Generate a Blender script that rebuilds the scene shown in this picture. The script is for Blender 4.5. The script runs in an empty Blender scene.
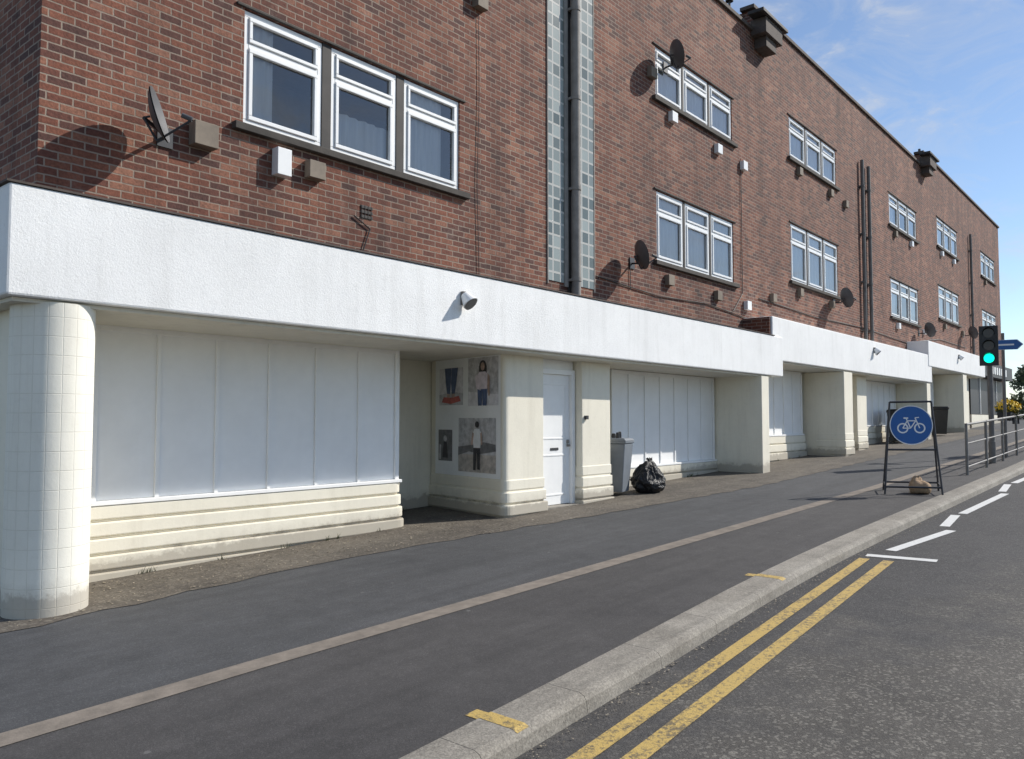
import bpy, bmesh, math, random
from mathutils import Vector, Matrix, noise as mnoise
random.seed(7)
sc=bpy.context.scene
COL=sc.collection
SL=0.031
def g(x):
    x=max(-40,min(95,x)); return SL*x

# ---------------------------------------------------------------- node helpers
def newmat(name):
    m=bpy.data.materials.new(name); m.use_nodes=True
    nt=m.node_tree; nt.nodes.clear()
    out=nt.nodes.new('ShaderNodeOutputMaterial'); b=nt.nodes.new('ShaderNodeBsdfPrincipled')
    nt.links.new(b.outputs[0],out.inputs[0])
    return m,nt,b,out
def N(nt,t,**k):
    n=nt.nodes.new(t)
    for a,v in k.items(): setattr(n,a,v)
    return n
def L(nt,a,b): nt.links.new(a,b)
def coord(nt,scale=(1,1,1)):
    tc=N(nt,'ShaderNodeTexCoord'); mp=N(nt,'ShaderNodeMapping'); mp.inputs['Scale'].default_value=scale
    L(nt,tc.outputs['Object'],mp.inputs[0]); return mp.outputs[0]
def noise(nt,vec,scale,detail=4,rough=0.6):
    n=N(nt,'ShaderNodeTexNoise'); n.inputs['Scale'].default_value=scale; n.inputs['Detail'].default_value=detail
    n.inputs['Roughness'].default_value=rough; L(nt,vec,n.inputs['Vector']); return n.outputs['Fac']
def ramp(nt,fac,stops,interp='LINEAR'):
    r=N(nt,'ShaderNodeValToRGB'); r.color_ramp.interpolation=interp
    el=r.color_ramp.elements
    while len(el)>1: el.remove(el[-1])
    el[0].position=stops[0][0]; c=stops[0][1]; el[0].color=(c[0],c[1],c[2],1) if not isinstance(c,(int,float)) else (c,c,c,1)
    for p,c in stops[1:]:
        e=el.new(p); e.color=(c[0],c[1],c[2],1) if not isinstance(c,(int,float)) else (c,c,c,1)
    L(nt,fac,r.inputs[0]); return r.outputs[0]
def mix(nt,fac,a,b,mode='MIX'):
    m=N(nt,'ShaderNodeMix',data_type='RGBA',blend_type=mode)
    for sock,v in ((m.inputs[0],fac),(m.inputs[6],a),(m.inputs[7],b)):
        if hasattr(v,'is_linked') or hasattr(v,'links'): L(nt,v,sock)
        elif isinstance(v,(int,float)): sock.default_value=v
        else: sock.default_value=(v[0],v[1],v[2],1)
    return m.outputs[2]
def madd(nt,a,k,c):
    n=N(nt,'ShaderNodeMath',operation='MULTIPLY_ADD'); L(nt,a,n.inputs[0]); n.inputs[1].default_value=k
    if isinstance(c,(int,float)): n.inputs[2].default_value=c
    else: L(nt,c,n.inputs[2])
    return n.outputs[0]
def bump(nt,b,h,strength=0.3,dist=0.01):
    n=N(nt,'ShaderNodeBump'); n.inputs['Strength'].default_value=strength; n.inputs['Distance'].default_value=dist
    L(nt,h,n.inputs['Height']); L(nt,n.outputs[0],b.inputs['Normal']); return n

def simple(name,c,rough=0.6,var=0.12,scale=6,metal=0,bmp=0.0,bscale=60):
    m,nt,b,o=newmat(name); v=coord(nt)
    f=noise(nt,v,scale,5)
    lo=[max(0,x*(1-var)) for x in c]; hi=[min(1,x*(1+var)) for x in c]
    L(nt,ramp(nt,f,[(0.3,lo),(0.7,hi)]),b.inputs['Base Color'])
    b.inputs['Roughness'].default_value=rough; b.inputs['Metallic'].default_value=metal
    if bmp: bump(nt,b,noise(nt,v,bscale,3),bmp,0.01)
    return m

def brick_mat():
    m,nt,b,o=newmat('red_brick')
    tc=N(nt,'ShaderNodeTexCoord'); s=N(nt,'ShaderNodeSeparateXYZ'); L(nt,tc.outputs['Object'],s.inputs[0])
    a=N(nt,'ShaderNodeMath',operation='ADD'); L(nt,s.outputs[0],a.inputs[0]); L(nt,s.outputs[1],a.inputs[1])
    cb=N(nt,'ShaderNodeCombineXYZ'); L(nt,a.outputs[0],cb.inputs[0]); L(nt,s.outputs[2],cb.inputs[1])
    nz=N(nt,'ShaderNodeTexNoise'); nz.inputs['Scale'].default_value=9; L(nt,tc.outputs['Object'],nz.inputs['Vector'])
    vm=N(nt,'ShaderNodeVectorMath',operation='MULTIPLY_ADD'); L(nt,nz.outputs['Color'],vm.inputs[0]); vm.inputs[1].default_value=(0.012,0.012,0); L(nt,cb.outputs[0],vm.inputs[2])
    br=N(nt,'ShaderNodeTexBrick'); L(nt,vm.outputs[0],br.inputs['Vector'])
    br.inputs['Color1'].default_value=(0,0,0,1); br.inputs['Color2'].default_value=(1,1,1,1); br.inputs['Mortar'].default_value=(.5,.5,.5,1)
    br.inputs['Scale'].default_value=1; br.inputs['Mortar Size'].default_value=0.0085; br.inputs['Mortar Smooth'].default_value=0.35
    br.inputs['Brick Width'].default_value=0.225; br.inputs['Row Height'].default_value=0.075; br.offset=0.5
    bc=ramp(nt,br.outputs['Color'],[(0,(.085,.038,.031)),(.2,(.135,.049,.034)),(.5,(.180,.062,.038)),(.8,(.225,.082,.048)),(1,(.30,.14,.09))])
    n1=noise(nt,tc.outputs['Object'],0.55,5,0.65); n2=noise(nt,tc.outputs['Object'],45,4)
    bc=mix(nt,1.0,bc,ramp(nt,n1,[(0.3,(.72,.71,.72)),(0.7,(1.12,1.10,1.07))]),'MULTIPLY')
    bc=mix(nt,1.0,bc,ramp(nt,n2,[(0.3,.70),(0.7,1.28)]),'MULTIPLY')
    mo=ramp(nt,n1,[(0.3,(.23,.175,.14)),(0.7,(.35,.275,.215))])
    c=mix(nt,br.outputs['Fac'],bc,mo)
    mp=N(nt,'ShaderNodeMapping'); mp.inputs['Scale'].default_value=(1.6,1.6,0.12); L(nt,tc.outputs['Object'],mp.inputs[0])
    n3=noise(nt,mp.outputs[0],1.3,5,0.7)
    c=mix(nt,1.0,c,ramp(nt,n3,[(0.33,(.62,.61,.62)),(0.55,(1,1,1))]),'MULTIPLY')
    n5=noise(nt,tc.outputs['Object'],2.3,7,0.75)
    c=mix(nt,ramp(nt,n5,[(0.57,0),(0.80,.32)]),c,(.42,.33,.28))
    L(nt,c,b.inputs['Base Color']); b.inputs['Roughness'].default_value=0.88
    inv=N(nt,'ShaderNodeMath',operation='MULTIPLY_ADD'); L(nt,br.outputs['Fac'],inv.inputs[0]); inv.inputs[1].default_value=-1.0; L(nt,n2,inv.inputs[2])
    bump(nt,b,inv.outputs[0],0.6,0.008)
    return m

def stucco_mat(name,base,dirt,dirt_amt=0.35,bs=28,bst=0.5,dist=.02,speck=0,foot=0):
    m,nt,b,o=newmat(name); v=coord(nt)
    n1=noise(nt,v,1.1,6,0.7); n2=noise(nt,v,14,5,0.7)
    v2=coord(nt,(3.0,3.0,0.25)); n3=noise(nt,v2,2.0,5,0.7)
    c=mix(nt,ramp(nt,n3,[(0.50,0),(0.75,dirt_amt)]),base,dirt)
    c=mix(nt,ramp(nt,n2,[(0.55,0),(0.78,dirt_amt*0.8)]),c,dirt)
    c=mix(nt,1.0,c,ramp(nt,n1,[(0.3,.92),(0.7,1.03)]),'MULTIPLY')
    s=N(nt,'ShaderNodeSeparateXYZ'); L(nt,v,s.inputs[0])
    if speck:
        n6=noise(nt,v,38,5,0.8); c=mix(nt,ramp(nt,n6,[(0.60,0),(0.70,speck)]),c,dirt)
    if foot:
        n8=noise(nt,v,5,6,0.75)
        h=madd(nt,s.outputs[0],-SL,s.outputs[2]); h=madd(nt,n8,-.30,h)
        c=mix(nt,ramp(nt,h,[(0.0,foot),(0.05,foot*.3),(.14,0)]),c,(.26,.22,.17))
    L(nt,c,b.inputs['Base Color']); b.inputs['Roughness'].default_value=0.75
    h=noise(nt,v,bs,6,0.75); bump(nt,b,h,bst,dist)
    return m

def asphalt_col(nt,v,lo,hi,speck,amt,sc_,big):
    n1=noise(nt,v,big,6,0.65); n2=noise(nt,v,sc_,3,0.7); n4=noise(nt,v,5,5,0.7)
    c=ramp(nt,n1,[(0.3,lo),(0.7,hi)])
    c=mix(nt,1.0,c,ramp(nt,n4,[(0.3,.80),(0.7,1.15)]),'MULTIPLY')
    vo=N(nt,'ShaderNodeTexVoronoi'); vo.inputs['Scale'].default_value=sc_*0.75; L(nt,v,vo.inputs['Vector'])
    c=mix(nt,1.0,c,ramp(nt,n2,[(0.3,.6),(0.7,1.35)]),'MULTIPLY')
    sp=N(nt,'ShaderNodeSeparateColor'); L(nt,vo.outputs['Color'],sp.inputs[0])
    c=mix(nt,ramp(nt,sp.outputs[0],[(0.72,0),(0.95,amt)]),c,speck)
    return c,n2
def asphalt_mat(name,lo,hi,speck=(.22,.21,.19),amt=0.35,sc_=140,big=0.5,bst=0.6,stain=0.25):
    m,nt,b,o=newmat(name); v=coord(nt)
    c,n2=asphalt_col(nt,v,lo,hi,speck,amt,sc_,big)
    vs=N(nt,'ShaderNodeTexVoronoi'); vs.inputs['Scale'].default_value=2.3; vs.inputs['Randomness'].default_value=1; L(nt,v,vs.inputs['Vector'])
    n7=noise(nt,v,1.7,6,.75)
    c=mix(nt,ramp(nt,n7,[(0.55,0),(0.72,stain)]),c,[x*.55 for x in lo])
    c=mix(nt,ramp(nt,vs.outputs['Distance'],[(0.035,stain*1.6),(0.05,0)]),c,(.16,.155,.15))
    ns=noise(nt,coord(nt,(.12,2.2,1)),1.6,5,.7)
    c=mix(nt,1.0,c,ramp(nt,ns,[(0.35,.84),(0.65,1.14)]),'MULTIPLY')
    L(nt,c,b.inputs['Base Color']); b.inputs['Roughness'].default_value=0.85
    bump(nt,b,n2,bst,0.006)
    return m
def road_mat():
    m,nt,b,o=newmat('road_asphalt'); v=coord(nt)
    c1,n2=asphalt_col(nt,v,(.042,.040,.040),(.064,.061,.060),(.17,.16,.15),.35,95,.5)
    c2,n3=asphalt_col(nt,v,(.066,.060,.053),(.105,.095,.083),(.30,.28,.24),.5,85,.9)
    s=N(nt,'ShaderNodeSeparateXYZ'); L(nt,v,s.inputs[0])
    a=madd(nt,s.outputs[1],-.35,1.15); a2=madd(nt,s.outputs[0],-.10,a)
    nn=noise(nt,v,1.1,7,.7); a3=madd(nt,nn,1.6,a2)
    c=mix(nt,ramp(nt,a3,[(0.55,0),(0.95,1)]),c1,c2)
    L(nt,c,b.inputs['Base Color']); b.inputs['Roughness'].default_value=.85; bump(nt,b,n2,.9,.008)
    return m

M={}
M['brick']=brick_mat()
M['stucco']=stucco_mat('white_render',(.90,.90,.89),(.52,.51,.48),0.22,55,0.5,.012,.5)
M['cream']=stucco_mat('cream_paint',(.85,.80,.67),(.50,.45,.35),0.22,30,0.12,foot=.6)
M['soffit']=stucco_mat('soffit_paint',(.70,.66,.56),(.4,.36,.3),0.3,30,0.1)
M['panel']=stucco_mat('white_board',(.92,.92,.91),(.72,.72,.71),0.10,40,0.03)
M['upvc']=simple('white_upvc',(.86,.86,.85),0.35,0.03)
M['door']=simple('white_door_paint',(.87,.87,.86),0.4,0.03)
M['mull']=simple('dark_timber',(.035,.03,.028),0.7,0.3)
M['sill']=simple('sill_concrete',(.06,.052,.045),0.85,0.3,bmp=.3)
M['concrete']=simple('concrete',(.24,.22,.19),0.9,0.25,5,bmp=.3)
M['kerb']=asphalt_mat('kerb_concrete',(.20,.18,.15),(.31,.285,.245),(.42,.39,.33),.35,90,1.1,.5,.3)
M['pipe']=simple('grey_pipe',(.16,.15,.14),0.6,0.2)
M['pilaster']=simple('grey_pilaster',(.27,.25,.23),0.8,0.2,bmp=.2)
M['metal']=simple('galvanised_metal',(.20,.19,.18),0.55,0.2,metal=0.3)
M['darkmetal']=simple('dark_metal',(.035,.035,.04),0.5,0.2)
M['dish']=simple('dish_grey',(.10,.10,.105),0.6,0.15)
M['black']=simple('black_plastic',(.018,.018,.019),0.45,0.2)
M['boxtan']=simple('vent_box_tan',(.22,.18,.14),0.8,0.2)
M['coping']=simple('coping_dark',(.09,.07,.06),0.85,0.25,bmp=.3)
M['roof']=simple('roof_felt',(.08,.08,.08),0.9)
M['strip']=simple('concrete_edging',(.20,.17,.14),0.9,0.25,8,bmp=.3)
M['room']=simple('room_wall',(.35,.34,.33),0.9)
M['blue']=simple('sign_blue',(.012,.10,.34),0.35,0.05)
M['signwhite']=simple('sign_white',(.8,.8,.8),0.35,0.03)
M['binbody']=simple('bin_grey_plastic',(.17,.19,.215),0.5,0.08)
M['sand']=simple('sandbag_hessian',(.36,.25,.16),0.95,0.25,20,bmp=.5)
M['pave']=asphalt_mat('pavement_asphalt',(.048,.049,.052),(.072,.072,.075),(.17,.17,.17),0.25,160,0.4,0.4,.35)
M['cycle']=asphalt_mat('cycleway_asphalt',(.045,.042,.042),(.066,.062,.060),(.15,.14,.14),0.25,160,0.5,0.4,.35)
M['road']=road_mat()
M['fore']=asphalt_mat('forecourt_concrete',(.070,.058,.047),(.14,.12,.095),(.28,.25,.20),0.4,60,1.3,0.6,.4)
M['grass']=asphalt_mat('rough_ground',(.06,.065,.035),(.09,.09,.05),(.12,.12,.06),0.3,40,0.5,0.8)

def curtain_mat():
    m,nt,b,o=newmat('net_curtain'); v=coord(nt,(1,1,0.05))
    f=noise(nt,v,16,3)
    L(nt,ramp(nt,f,[(0.3,(.76,.76,.77)),(0.7,(.92,.92,.92))]),b.inputs['Base Color']); b.inputs['Roughness'].default_value=.9
    return m
M['curtain']=curtain_mat()
def glass_mat():
    m,nt,b,o=newmat('window_glass'); nt.nodes.remove(b)
    tr=N(nt,'ShaderNodeBsdfTransparent'); tr.inputs[0].default_value=(.93,.94,.95,1)
    gl=N(nt,'ShaderNodeBsdfGlossy'); gl.inputs['Roughness'].default_value=0.02
    fr=N(nt,'ShaderNodeFresnel'); fr.inputs[0].default_value=1.75
    bm=N(nt,'ShaderNodeBump'); bm.inputs['Strength'].default_value=.08; bm.inputs['Distance'].default_value=.02
    L(nt,noise(nt,coord(nt),2.2,2),bm.inputs['Height']); L(nt,bm.outputs[0],gl.inputs['Normal'])
    mx=N(nt,'ShaderNodeMixShader'); ad=N(nt,'ShaderNodeMath',operation='MULTIPLY_ADD'); ad.inputs[1].default_value=1.4; ad.inputs[2].default_value=.04; ad.use_clamp=True
    L(nt,fr.outputs[0],ad.inputs[0]); L(nt,ad.outputs[0],mx.inputs[0]); L(nt,tr.outputs[0],mx.inputs[1]); L(nt,gl.outputs[0],mx.inputs[2]); L(nt,mx.outputs[0],o.inputs[0])
    return m
M['glass']=glass_mat()
def glassblock():
    m,nt,b,o=newmat('glass_block')
    tc=N(nt,'ShaderNodeTexCoord'); s=N(nt,'ShaderNodeSeparateXYZ'); L(nt,tc.outputs['Object'],s.inputs[0])
    cb=N(nt,'ShaderNodeCombineXYZ'); L(nt,s.outputs[0],cb.inputs[0]); L(nt,s.outputs[2],cb.inputs[1])
    br=N(nt,'ShaderNodeTexBrick'); L(nt,cb.outputs[0],br.inputs['Vector']); br.offset=0
    br.inputs['Color1'].default_value=(.10,.125,.12,1); br.inputs['Color2'].default_value=(.34,.38,.36,1); br.inputs['Mortar'].default_value=(.50,.49,.45,1)
    br.inputs['Scale'].default_value=1; br.inputs['Mortar Size'].default_value=0.018; br.inputs['Brick Width'].default_value=.2; br.inputs['Row Height'].default_value=.2
    L(nt,br.outputs['Color'],b.inputs['Base Color']); b.inputs['Roughness'].default_value=.2
    bump(nt,b,br.outputs['Fac'],0.5,0.01); return m
M['gblock']=glassblock()
def tile_cream():
    m=stucco_mat('cream_tile_paint',(.87,.84,.74),(.52,.47,.38),0.22,30,0.1,foot=.6)
    nt=m.node_tree; b=[n for n in nt.nodes if n.type=='BSDF_PRINCIPLED'][0]
    tc=N(nt,'ShaderNodeTexCoord'); s=N(nt,'ShaderNodeSeparateXYZ'); L(nt,tc.outputs['Object'],s.inputs[0])
    sx=N(nt,'ShaderNodeMath',operation='SUBTRACT'); sx.inputs[1].default_value=2.72; L(nt,s.outputs[0],sx.inputs[0])
    sy=N(nt,'ShaderNodeMath',operation='SUBTRACT'); sy.inputs[1].default_value=7.30; L(nt,s.outputs[1],sy.inputs[0])
    at=N(nt,'ShaderNodeMath',operation='ARCTAN2'); L(nt,sy.outputs[0],at.inputs[0]); L(nt,sx.outputs[0],at.inputs[1])
    ml=N(nt,'ShaderNodeMath',operation='MULTIPLY'); ml.inputs[1].default_value=.31; L(nt,at.outputs[0],ml.inputs[0])
    cb=N(nt,'ShaderNodeCombineXYZ'); L(nt,ml.outputs[0],cb.inputs[0]); L(nt,s.outputs[2],cb.inputs[1])
    br=N(nt,'ShaderNodeTexBrick'); br.offset=0.0; L(nt,cb.outputs[0],br.inputs['Vector'])
    br.inputs['Scale'].default_value=1; br.inputs['Mortar Size'].default_value=0.004; br.inputs['Brick Width'].default_value=.105; br.inputs['Row Height'].default_value=.155; br.inputs['Mortar Smooth'].default_value=.6
    old=b.inputs['Normal'].links[0].from_node
    b2=N(nt,'ShaderNodeBump'); b2.inputs['Strength'].default_value=.5; b2.inputs['Distance'].default_value=-.004
    L(nt,br.outputs['Fac'],b2.inputs['Height']); L(nt,old.outputs[0],b2.inputs['Normal']); L(nt,b2.outputs[0],b.inputs['Normal'])
    oc=b.inputs['Base Color'].links[0].from_socket
    L(nt,mix(nt,ramp(nt,br.outputs['Fac'],[(0,0),(1,.22)]),oc,(.50,.45,.35)),b.inputs['Base Color'])
    return m
M['tile']=tile_cream()
def paint_mat(name,c,under=(.06,.06,.06),lo=.70):
    m,nt,b,o=newmat(name); v=coord(nt)
    n1=noise(nt,v,30,6,0.8); n2=noise(nt,v,3,4)
    a=N(nt,'ShaderNodeMath',operation='MULTIPLY_ADD'); L(nt,n2,a.inputs[0]); a.inputs[1].default_value=.35; L(nt,n1,a.inputs[2])
    cc=mix(nt,ramp(nt,n2,[(.3,.15),(.7,0)]),c,under)
    cc=mix(nt,ramp(nt,a.outputs[0],[(lo,0),(lo+.12,.8)]),cc,under)
    L(nt,cc,b.inputs['Base Color']); b.inputs['Roughness'].default_value=.7; bump(nt,b,noise(nt,v,90,3),.7,.006); return m
M['yellow']=paint_mat('yellow_line_paint',(.55,.38,.11),lo=.66)
M['white_line']=paint_mat('white_line_paint',(.72,.72,.70),lo=.76)
def emis(name,c,s):
    m,nt,b,o=newmat(name); b.inputs['Base Color'].default_value=(*c,1); b.inputs['Emission Color'].default_value=(*c,1); b.inputs['Emission Strength'].default_value=s; return m
M['green_light']=emis('signal_green',(.0,.85,.55),1.6)
M['lens_off']=simple('signal_lens_off',(.03,.012,.01),0.2)
def leafm(name,a,b_):
    m,nt,b,o=newmat(name); n=noise(nt,coord(nt),1.2,4)
    L(nt,ramp(nt,n,[(0.35,a),(0.65,b_)]),b.inputs['Base Color']); b.inputs['Roughness'].default_value=.7; return m
M['leaf']=leafm('foliage',(.03,.05,.018),(.09,.12,.04))
M['bark']=simple('bark',(.09,.07,.05),.9,.3)
M['flower']=simple('yellow_flowers',(.75,.52,.03),.7,.2)
M['debris']=simple('debris',(.28,.24,.18),.9,.5,9)

# ---------------------------------------------------------------- mesh helpers
class MB:
    def __init__(s): s.v=[];s.f=[];s.mi=[];s.mats=[]
    def m(s,k):
        mt=M[k] if isinstance(k,str) else k
        if mt not in s.mats: s.mats.append(mt)
        return s.mats.index(mt)
    def poly(s,pts,k):
        i=len(s.v); s.v+= [tuple(p) for p in pts]; s.f.append(tuple(range(i,i+len(pts)))); s.mi.append(s.m(k))
    def box(s,x0,x1,y0,y1,z0,z1,k,T=None):
        i=len(s.v)
        c=[(x0,y0,z0),(x1,y0,z0),(x1,y1,z0),(x0,y1,z0),(x0,y0,z1),(x1,y0,z1),(x1,y1,z1),(x0,y1,z1)]
        if T is not None: c=[tuple(T@Vector(p)) for p in c]
        s.v+=c
        for q in ((0,3,2,1),(4,5,6,7),(0,1,5,4),(1,2,6,5),(2,3,7,6),(3,0,4,7)):
            s.f.append(tuple(i+a for a in q)); s.mi.append(s.m(k))
    def prism(s,poly,z0,z1,k):
        i=len(s.v); n=len(poly)
        s.v+=[(p[0],p[1],z0) for p in poly]+[(p[0],p[1],z1) for p in poly]
        mi=s.m(k)
        s.f.append(tuple(i+a for a in range(n))[::-1]); s.mi.append(mi)
        s.f.append(tuple(i+n+a for a in range(n))); s.mi.append(mi)
        for a in range(n):
            b=(a+1)%n; s.f.append((i+a,i+b,i+n+b,i+n+a)); s.mi.append(mi)
    def cyl(s,p0,p1,r0,k,r1=None,n=16,cap=True):
        p0=Vector(p0);p1=Vector(p1); r1=r0 if r1 is None else r1
        d=(p1-p0).normalized(); u=d.orthogonal().normalized(); w=d.cross(u)
        i=len(s.v); mi=s.m(k)
        for p,r in ((p0,r0),(p1,r1)):
            for a in range(n):
                t=2*math.pi*a/n; s.v.append(tuple(p+u*math.cos(t)*r+w*math.sin(t)*r))
        for a in range(n):
            b=(a+1)%n; s.f.append((i+a,i+b,i+n+b,i+n+a)); s.mi.append(mi)
        if cap:
            s.f.append(tuple(i+a for a in range(n))[::-1]); s.mi.append(mi)
            s.f.append(tuple(i+n+a for a in range(n))); s.mi.append(mi)
    def tube(s,pts,r,k,n=8):
        for a,b in zip(pts[:-1],pts[1:]): s.cyl(a,b,r,k,n=n)
    def obj(s,name,parent=None,bevel=0,smooth=False,seg=2):
        me=bpy.data.meshes.new(name); me.from_pydata(s.v,[],s.f)
        for mt in s.mats: me.materials.append(mt)
        for p,i in zip(me.polygons,s.mi): p.material_index=i; p.use_smooth=smooth
        me.update()
        o=bpy.data.objects.new(name,me); COL.objects.link(o)
        if smooth:
            bm=bmesh.new(); bm.from_mesh(me); bmesh.ops.remove_doubles(bm,verts=bm.verts,dist=1e-5)
            for e in bm.edges:
                if len(e.link_faces)==2 and e.calc_face_angle(0)>math.radians(40): e.smooth=False
            bm.to_mesh(me); bm.free()
        if bevel:
            md=o.modifiers.new('bevel','BEVEL'); md.width=bevel; md.segments=seg; md.limit_method='ANGLE'; md.harden_normals=False
        if parent: o.parent=parent
        return o
def empty(name):
    e=bpy.data.objects.new(name,None); COL.objects.link(e); e.empty_display_size=.2; return e

# ================================================================= TERRACE
BT=empty('brick_shop_terrace')
YF=7.7; YB=19.0
WN=[(4.70,8.06,4.82,6.10),(4.70,8.06,7.86,8.90),(13.5,16.9,4.68,6.05),(13.5,16.9,7.86,8.88),(20.3,23.9,5.20,6.70),(20.3,23.9,8.40,9.50),
 (29.3,32.9,5.18,6.50),(29.3,32.9,8.35,9.45),(36.2,39.9,5.80,7.14),(36.2,39.9,8.76,9.95),(45.2,48.8,5.75,7.08),(45.2,48.8,8.78,9.98)]
secs=[(2.7,18.2,3.42,10.85),(18.2,34.2,3.6,11.45),(34.2,41.4,3.6,12.05),(41.4,50.3,1.0,12.05)]
wb=MB()
for (x0,x1,z0,z1) in secs:
    ops=[w for w in WN if w[0]>=x0 and w[1]<=x1]
    xs=sorted(set([x0,x1]+[w[0] for w in ops]+[w[1] for w in ops])); zs=sorted(set([z0,z1]+[w[2] for w in ops]+[w[3] for w in ops]))
    for a,b in zip(xs[:-1],xs[1:]):
        for c,d in zip(zs[:-1],zs[1:]):
            mx=(a+b)/2;mz=(c+d)/2
            if any(w[0]<mx<w[1] and w[2]<mz<w[3] for w in ops): continue
            wb.poly([(a,YF,c),(b,YF,c),(b,YF,d),(a,YF,d)],'brick')
    for w in ops:
        r=YF+.22
        wb.poly([(w[0],YF,w[2]),(w[0],YF,w[3]),(w[0],r,w[3]),(w[0],r,w[2])],'brick')
        wb.poly([(w[1],YF,w[2]),(w[1],r,w[2]),(w[1],r,w[3]),(w[1],YF,w[3])],'brick')
        wb.poly([(w[0],YF,w[3]),(w[1],YF,w[3]),(w[1],r,w[3]),(w[0],r,w[3])],'brick')
        wb.poly([(w[0],YF,w[2]),(w[0],r,w[2]),(w[1],r,w[2]),(w[1],YF,w[2])],'brick')
    wb.poly([(x0,YF,z0),(x0,YF,z1),(x0,YB,z1),(x0,YB,z0)],'brick')
    wb.poly([(x1,YF,z0),(x1,YB,z0),(x1,YB,z1),(x1,YF,z1)],'brick')
    wb.poly([(x0,YB,0),(x0,YB,z1),(x1,YB,z1),(x1,YB,0)],'brick')
    wb.poly([(x0,YF+.25,z1-.35),(x1,YF+.25,z1-.35),(x1,YB,z1-.35),(x0,YB,z1-.35)],'roof')
    wb.poly([(x0,YF+.25,z1-.35),(x0,YF+.25,z1),(x1,YF+.25,z1),(x1,YF+.25,z1-.35)],'brick')
wb.box(17.28,17.345,7.06,7.69,3.53,3.93,'brick')
wb.obj('brick_walls',BT)
cp=MB()
for i,(x0,x1,z0,z1) in enumerate(secs):
    if i==3: continue
    xx1=x1 if i<2 else 50.3
    cp.box(x0-(.05 if i==0 else .12),xx1+.05,YF-.06,YF+.30,z1,z1+.09,'coping')
cp.box(2.64,2.95,YF+.302,YB,10.85,10.94,'coping')
for x,z in ((18.75,10.78),(34.4,11.45)):
    cp.box(x-.75,x+.25,YF-.38,YF-.003,z-.05,z+.32,'coping')
    cp.box(x-.55,x+.05,YF-.30,YF-.003,z-.30,z-.052,'coping')
    cp.box(x-1.05,x+.45,YF-.45,YF-.061,z+.322,z+.40,'mull')
cp.obj('parapet_coping',BT,.008)
an=MB()
an.tube([(18.0,8.3,10.9),(18.0,8.3,12.2)],.02,'darkmetal'); an.tube([(17.6,8.3,12.1),(18.5,8.3,12.15)],.012,'darkmetal')
for k in range(6): an.tube([(17.65+.15*k,8.1,12.11),(17.65+.15*k,8.5,12.11)],.008,'darkmetal')
an.tube([(17.3,7.9,10.9),(17.3,7.9,11.35)],.03,'darkmetal'); an.cyl((17.3,7.9,11.35),(17.3,7.9,11.5),.09,'darkmetal')
an.tube([(35.0,8.0,12.1),(35.0,8.0,12.5)],.05,'darkmetal')
an.obj('roof_aerial',BT)

fr=MB(); gls=MB(); cur=MB(); rm=MB(); si=MB(); mu=MB()
def pane(x0,x1,z0,z1,y,t,d,k='upvc'):
    fr.box(x0,x1,y,y+d,z0,z0+t,k); fr.box(x0,x1,y,y+d,z1-t,z1,k)
    fr.box(x0,x0+t,y,y+d,z0+t,z1-t,k); fr.box(x1-t,x1,y,y+d,z0+t,z1-t,k)
rnd=random.Random(3)
for wi,(x0,x1,z0,z1) in enumerate(WN):
    gp=.13 if wi<2 else .08
    uw=(x1-x0-2*gp)/3
    yf=YF+.022
    for u in range(3):
        a=x0+u*(uw+gp); b=a+uw
        pane(a,b,z0+.01,z1-.01,yf,.062,.05)
        h=z1-z0; tr=z1-h*.30
        fr.box(a+.062,b-.062,yf,yf+.05,tr-.028,tr+.028,'upvc')
        pane(a+.065,b-.065,tr+.031,z1-.075,yf-.018,.042,.045)
        pane(a+.065,b-.065,z0+.075,tr-.031,yf-.018,.048,.045)
        gls.poly([(a+.05,yf+.02,z0+.05),(b-.05,yf+.02,z0+.05),(b-.05,yf+.02,z1-.05),(a+.05,yf+.02,z1-.05)],'glass')
        if u<2: mu.box(b,b+gp,yf-.010,yf+.06,z0,z1,'mull')
    YC=YF+.105
    def curt(ca,cb,zt=None,zb=None,amp=.016):
        zt=zt or z1; zb=zb or z0
        n=max(6,int((cb-ca)/.028)); pts=[(ca+(cb-ca)*i/n, YC+amp*math.sin(i*1.25)+.008*math.sin(i*.53)) for i in range(n+1)]
        for p,q in zip(pts[:-1],pts[1:]): cur.poly([(p[0],p[1],zb),(q[0],q[1],zb),(q[0],q[1],zt),(p[0],p[1],zt)],'curtain')
    if wi==0:
        curt(x0+.05,x0+.42); curt(x0+1.2,x0+2.15,z0+.55); curt(x0+2.35,x1-.25)
    else:
        m_=rnd.random()
        if m_<.25: curt(x0+.02,x0+.9); curt(x1-.9,x1-.02)
        elif m_<.85: curt(x0+.02,x1-.02)
        else: curt(x0+.02,x0+2.0)
    X0,X1,Z0,Z1,Y1=x0-.01,x1+.01,z0-.01,z1+.01,9.2
    y0=YF+.215
    rm.poly([(X0,Y1,Z0-.3),(X0,Y1,Z1+.2),(X1,Y1,Z1+.2),(X1,Y1,Z0-.3)],'room')
    rm.poly([(X0,y0,Z0),(X0,y0,Z1),(X0,Y1,Z1),(X0,Y1,Z0)],'room'); rm.poly([(X1,y0,Z0),(X1,y0,Z1),(X1,Y1,Z1),(X1,Y1,Z0)],'room')
    rm.poly([(X0,y0,Z0),(X1,y0,Z0),(X1,Y1,Z0),(X0,Y1,Z0)],'room'); rm.poly([(X0,y0,Z1),(X1,y0,Z1),(X1,Y1,Z1),(X0,Y1,Z1)],'room')
    si.box(x0-.13,x1+.15,YF-.075,YF+.020,z0-.085,z0-.003,'sill')
    si.box(x0-.10,x1+.10,YF-.025,YF+.018,z1+.003,z1+.035,'sill')
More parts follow.
